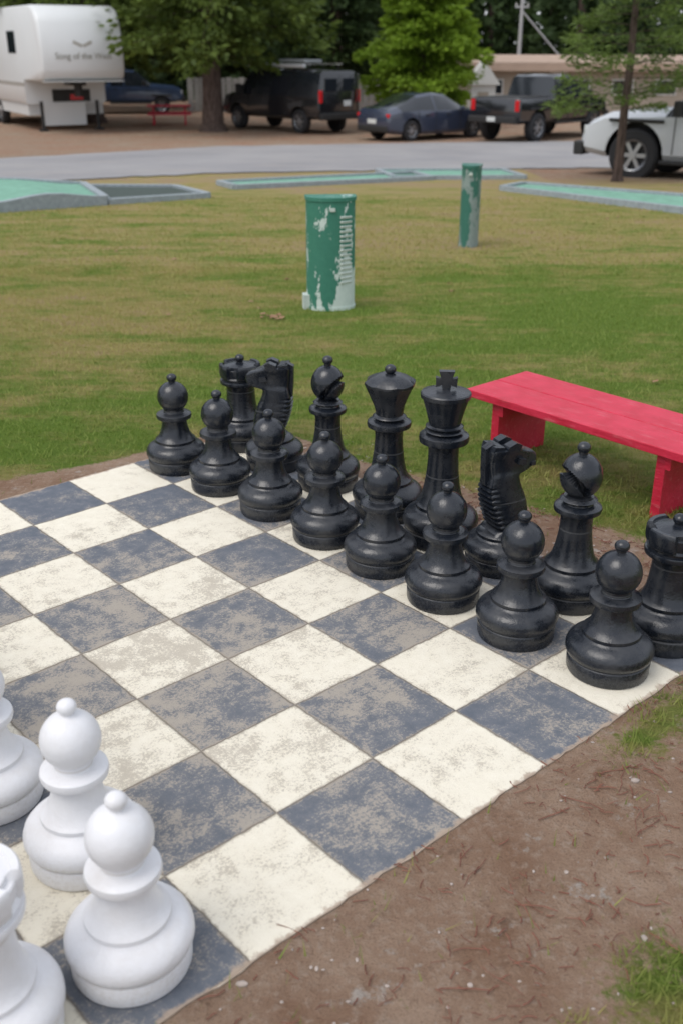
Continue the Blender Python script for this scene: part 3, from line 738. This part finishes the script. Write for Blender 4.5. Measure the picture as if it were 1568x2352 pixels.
LF_y=mat_leaf('young_pine_needles',(.05,.08,.025),(.18,.26,.06))
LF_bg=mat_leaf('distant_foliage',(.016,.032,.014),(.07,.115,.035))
def conifer(name,x,y,leaf,wid=.24,**kw):
    e=empty(name,(x,y,hbase(y)-.1)); V,F,C,D,L,Sh=conifer_data(**kw)
    mobj('trunk_and_branches',V,F,[M_bark],e,smooth=50)
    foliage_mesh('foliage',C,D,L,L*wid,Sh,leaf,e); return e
conifer('redwood_tree',-15.9,135.5,LF_d,H=46,R=14,cb=8.6,nb=130,per=260,size=.95,droop=.22,trunk=1.25,pw=.55)
conifer('redwood_tree',-33.5,150,LF_d,H=44,R=13,cb=9.0,nb=110,per=220,size=1.0,droop=.22,trunk=1.1,pw=.55)
conifer('redwood_tree',-23,184,LF_bg,H=44,R=12,cb=7,nb=100,per=210,size=1.1,droop=.2,trunk=1.0,pw=.55)
conifer('redwood_tree',-1,180,LF_bg,H=48,R=12,cb=6,nb=110,per=210,size=1.1,droop=.2,trunk=.9,pw=.55)
conifer('redwood_tree',-44,182,LF_bg,H=48,R=13,cb=7,nb=100,per=190,size=1.1,droop=.2,trunk=.9,pw=.55)
conifer('fir_tree',10.0,143,LF_b,H=26,R=9.2,cb=3.8,nb=135,per=270,size=.75,droop=.12,trunk=.55,pw=.7)
conifer('young_pine_tree',15.9,62.6,LF_y,wid=.10,H=20,R=4.5,cb=4.0,nb=85,per=190,size=.42,droop=.05,trunk=.24,pw=.5,gap=.6)
def mass():
    C=[];D=[];L=[];Sh=[];V=[];F=[]
    pos=[]
    for i in range(150):
        a=rad(-78+156*(i+random.random())/150); rr=random.uniform(216,275)
        pos.append((rr*math.sin(a),rr*math.cos(a)))
    for (x,y) in pos:
        H=random.uniform(36,64); R=random.uniform(9,14); z0=hbase(y); cl=random.random()*.5
        tube(V,F,(x,y,z0),(x,y,z0+H),.9,.1,7)
        n=1900
        t=rng.random(n)**1.5; a=rng.random(n)*6.283
        lob=1+.28*np.sin(a*3+t*21+x)+.2*np.sin(t*47+a)
        r=R*(1-t)**.8*(.45+.6*rng.random(n)**.5)*lob
        c=np.stack([x+r*np.cos(a),y+r*np.sin(a),z0+.5+(H-1)*t-.15*r*np.minimum(1,t*8)],1)
        d=np.stack([np.cos(a),np.sin(a),-.35+.3*rng.normal(size=n)],1)+.35*rng.normal(size=(n,3)); d/=np.linalg.norm(d,axis=1)[:,None]
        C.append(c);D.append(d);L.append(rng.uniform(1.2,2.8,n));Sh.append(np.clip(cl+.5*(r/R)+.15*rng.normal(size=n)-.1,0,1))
    C,D,L,Sh=[np.concatenate(q) for q in (C,D,L,Sh)]
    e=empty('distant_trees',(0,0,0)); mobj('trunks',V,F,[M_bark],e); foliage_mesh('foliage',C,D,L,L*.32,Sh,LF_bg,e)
mass()

# ------------------------------------------------------------------ grass blades
def blades(n,y0_,y1_,hm,wm,pw=1.,th=.36):
    Y=y0_+(y1_-y0_)*rng.random(n)**pw; X=(rng.random(n)*2-1)*(2.2+Y*.42)
    P=[];Dr=[]
    for x,y in zip(X,Y):
        v,u=invB(x,y)
        if -.03<v<8.03 and -.03<u<8.03: continue
        d,dr,_=ground_attr(x,y)
        nn=noise.noise(Vector((x*3.5,y*3.5,2)))*.55+noise.noise(Vector((x*11,y*11,2)))*.35
        if d+nn>th and random.random()>.012: continue
        P.append((x,y,gz(x,y)-.01)); Dr.append(dr+nn*.4)
    P=np.array(P);m=len(P); a=rng.random(m)*6.283; w=wm*rng.uniform(.6,1.3,m); h=hm*rng.uniform(.4,1.3,m)
    s=np.stack([np.cos(a)*w,np.sin(a)*w,np.zeros(m)],1); ln=np.stack([rng.normal(size=m)*h*.55,rng.normal(size=m)*h*.55,h],1)
    V=np.stack([P-s,P+s,P+ln],1).reshape(-1,3)
    return V,np.array(Dr)
parts=[blades(110000,3.,12,.11,.0065,1.,.44),blades(150000,9,30,.08,.013,.8),blades(50000,28,52,.09,.028)]
V=np.concatenate([p[0] for p in parts]); Dr=np.concatenate([p[1] for p in parts]); F=np.arange(len(V)).reshape(-1,3)
me=bpy.data.meshes.new('grass'); me.from_pydata(V.tolist(),[],F.tolist()); me.materials.append(M_blade)
at=me.attributes.new('dry','FLOAT','FACE'); at.data.foreach_set('value',Dr.astype(np.float32))
at=me.attributes.new('shade','FLOAT','FACE'); at.data.foreach_set('value',rng.random(len(F)).astype(np.float32))
link(bpy.data.objects.new('grass',me))

# twigs, needles, pebbles on the earth
def scatter_debris():
    V=[];F=[];V2=[];F2=[]
    n=0
    while n<2600:
        v=random.uniform(-2,8.3);u=random.uniform(-4,.0)
        if random.random()<.2: v=random.uniform(8.02,9.2);u=random.uniform(-1,7)
        if noise.noise(Vector((v*1.3,u*1.3,4)))<random.uniform(-.5,.25): continue
        x,y=B(v,u); d,_,_=ground_attr(x,y)
        if d<.5: continue
        n+=1; z=gz(x,y)+.012; a=random.random()*6.28; L=random.uniform(.03,.12) if random.random()<.9 else random.uniform(.14,.36); p=(x,y,z)
        wr=random.uniform(.003,.0066)
        for k in range(3):
            a+=random.uniform(-.5,.5); q=(p[0]+math.cos(a)*L/3,p[1]+math.sin(a)*L/3,z+random.uniform(-.004,.012)); tube(V,F,p,q,wr,wr*.8,4); p=q
    mobj('twigs',V,F,[simple('twig',(.20,.085,.055),.9,.8,9)],smooth=None)
    for i in range(900):
        v=random.uniform(-2,8.3);u=random.uniform(-5,-.02)
        if i%3==0: v=random.uniform(8.02,9.2);u=random.uniform(-1,7)
        x,y=B(v,u); z=gz(x,y); r=random.uniform(.004,.018)*(1 if random.random()<.93 else 2.0)
        bm=bmesh.new(); bmesh.ops.create_icosphere(bm,subdivisions=1,radius=r)
        s=len(V2); sx,sy,sz=random.uniform(.7,1.4),random.uniform(.7,1.3),random.uniform(.4,.7)
        for w in bm.verts: V2.append((x+w.co.x*sx*random.uniform(.85,1.1),y+w.co.y*sy,z+r*.2+w.co.z*sz))
        for f in bm.faces: F2.append(tuple(s+w.index for w in f.verts))
        bm.free()
    mobj('pebbles',V2,F2,[simple('pebble_stone',(.38,.32,.28),.8,.6,6)],smooth=50)
    V3=[];F3=[]
    for i in range(44):
        y=random.uniform(12,45); x=random.uniform(-1,1)*(2+y*.4); v,u=invB(x,y)
        if i<12: x,y=-1.55+random.gauss(0,.12),22.5+random.gauss(0,.2)
        elif -.1<v<8.1 and -.1<u<8.1: continue
        z=gz(x,y)+.05; r=random.uniform(.04,.08); a=random.random()*6; s=len(V3)
        for k in range(6): V3.append((x+r*math.cos(a+k*1.047)*(1 if k%3 else 1.6),y+r*math.sin(a+k*1.047),z+random.uniform(-.02,.03)))
        F3.append(tuple(range(s,s+6)))
    mobj('fallen_leaves',V3,F3,[simple('dry_leaf',(.26,.15,.08),.8,.4,3)])
scatter_debris()

# ------------------------------------------------------------------ world, sun, camera
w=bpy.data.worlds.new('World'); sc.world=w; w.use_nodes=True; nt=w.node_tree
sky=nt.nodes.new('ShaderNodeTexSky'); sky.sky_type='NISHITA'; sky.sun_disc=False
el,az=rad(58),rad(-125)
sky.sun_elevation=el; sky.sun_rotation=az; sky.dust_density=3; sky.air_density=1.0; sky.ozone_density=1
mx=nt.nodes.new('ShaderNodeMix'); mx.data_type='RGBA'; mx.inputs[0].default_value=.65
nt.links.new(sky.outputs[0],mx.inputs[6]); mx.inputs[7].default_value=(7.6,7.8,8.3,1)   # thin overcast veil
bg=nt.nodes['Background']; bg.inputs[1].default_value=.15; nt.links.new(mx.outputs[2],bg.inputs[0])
sl=bpy.data.lights.new('sun','SUN'); sl.energy=1.4; sl.angle=rad(35); sl.color=(1,.97,.93)
so=bpy.data.objects.new('sun',sl); link(so)
d=Vector((math.sin(az)*math.cos(el),math.cos(az)*math.cos(el),math.sin(el))); so.rotation_euler=d.to_track_quat('Z','Y').to_euler(); so.location=(0,0,60)

cam=bpy.data.cameras.new('camera'); co=bpy.data.objects.new('camera',cam); link(co)
co.matrix_world=Matrix.Translation((0,0,5.328))@Matrix.Rotation(rad(90-24.31),4,'X')@Matrix.Rotation(.0035,4,'Z')
cam.sensor_fit='VERTICAL'; cam.sensor_height=36; cam.lens=36*2373/2352
cam.clip_start=.05; cam.clip_end=2000
cam.dof.use_dof=True; cam.dof.focus_distance=10.5*S; cam.dof.aperture_fstop=3.0
sc.camera=co
bpy.context.view_layer.update()
for o in list(sc.objects):
    if o.parent is None:
        o.location=o.location*S
        if o.type!='CAMERA' and o.type!='LIGHT': o.scale=o.scale*S
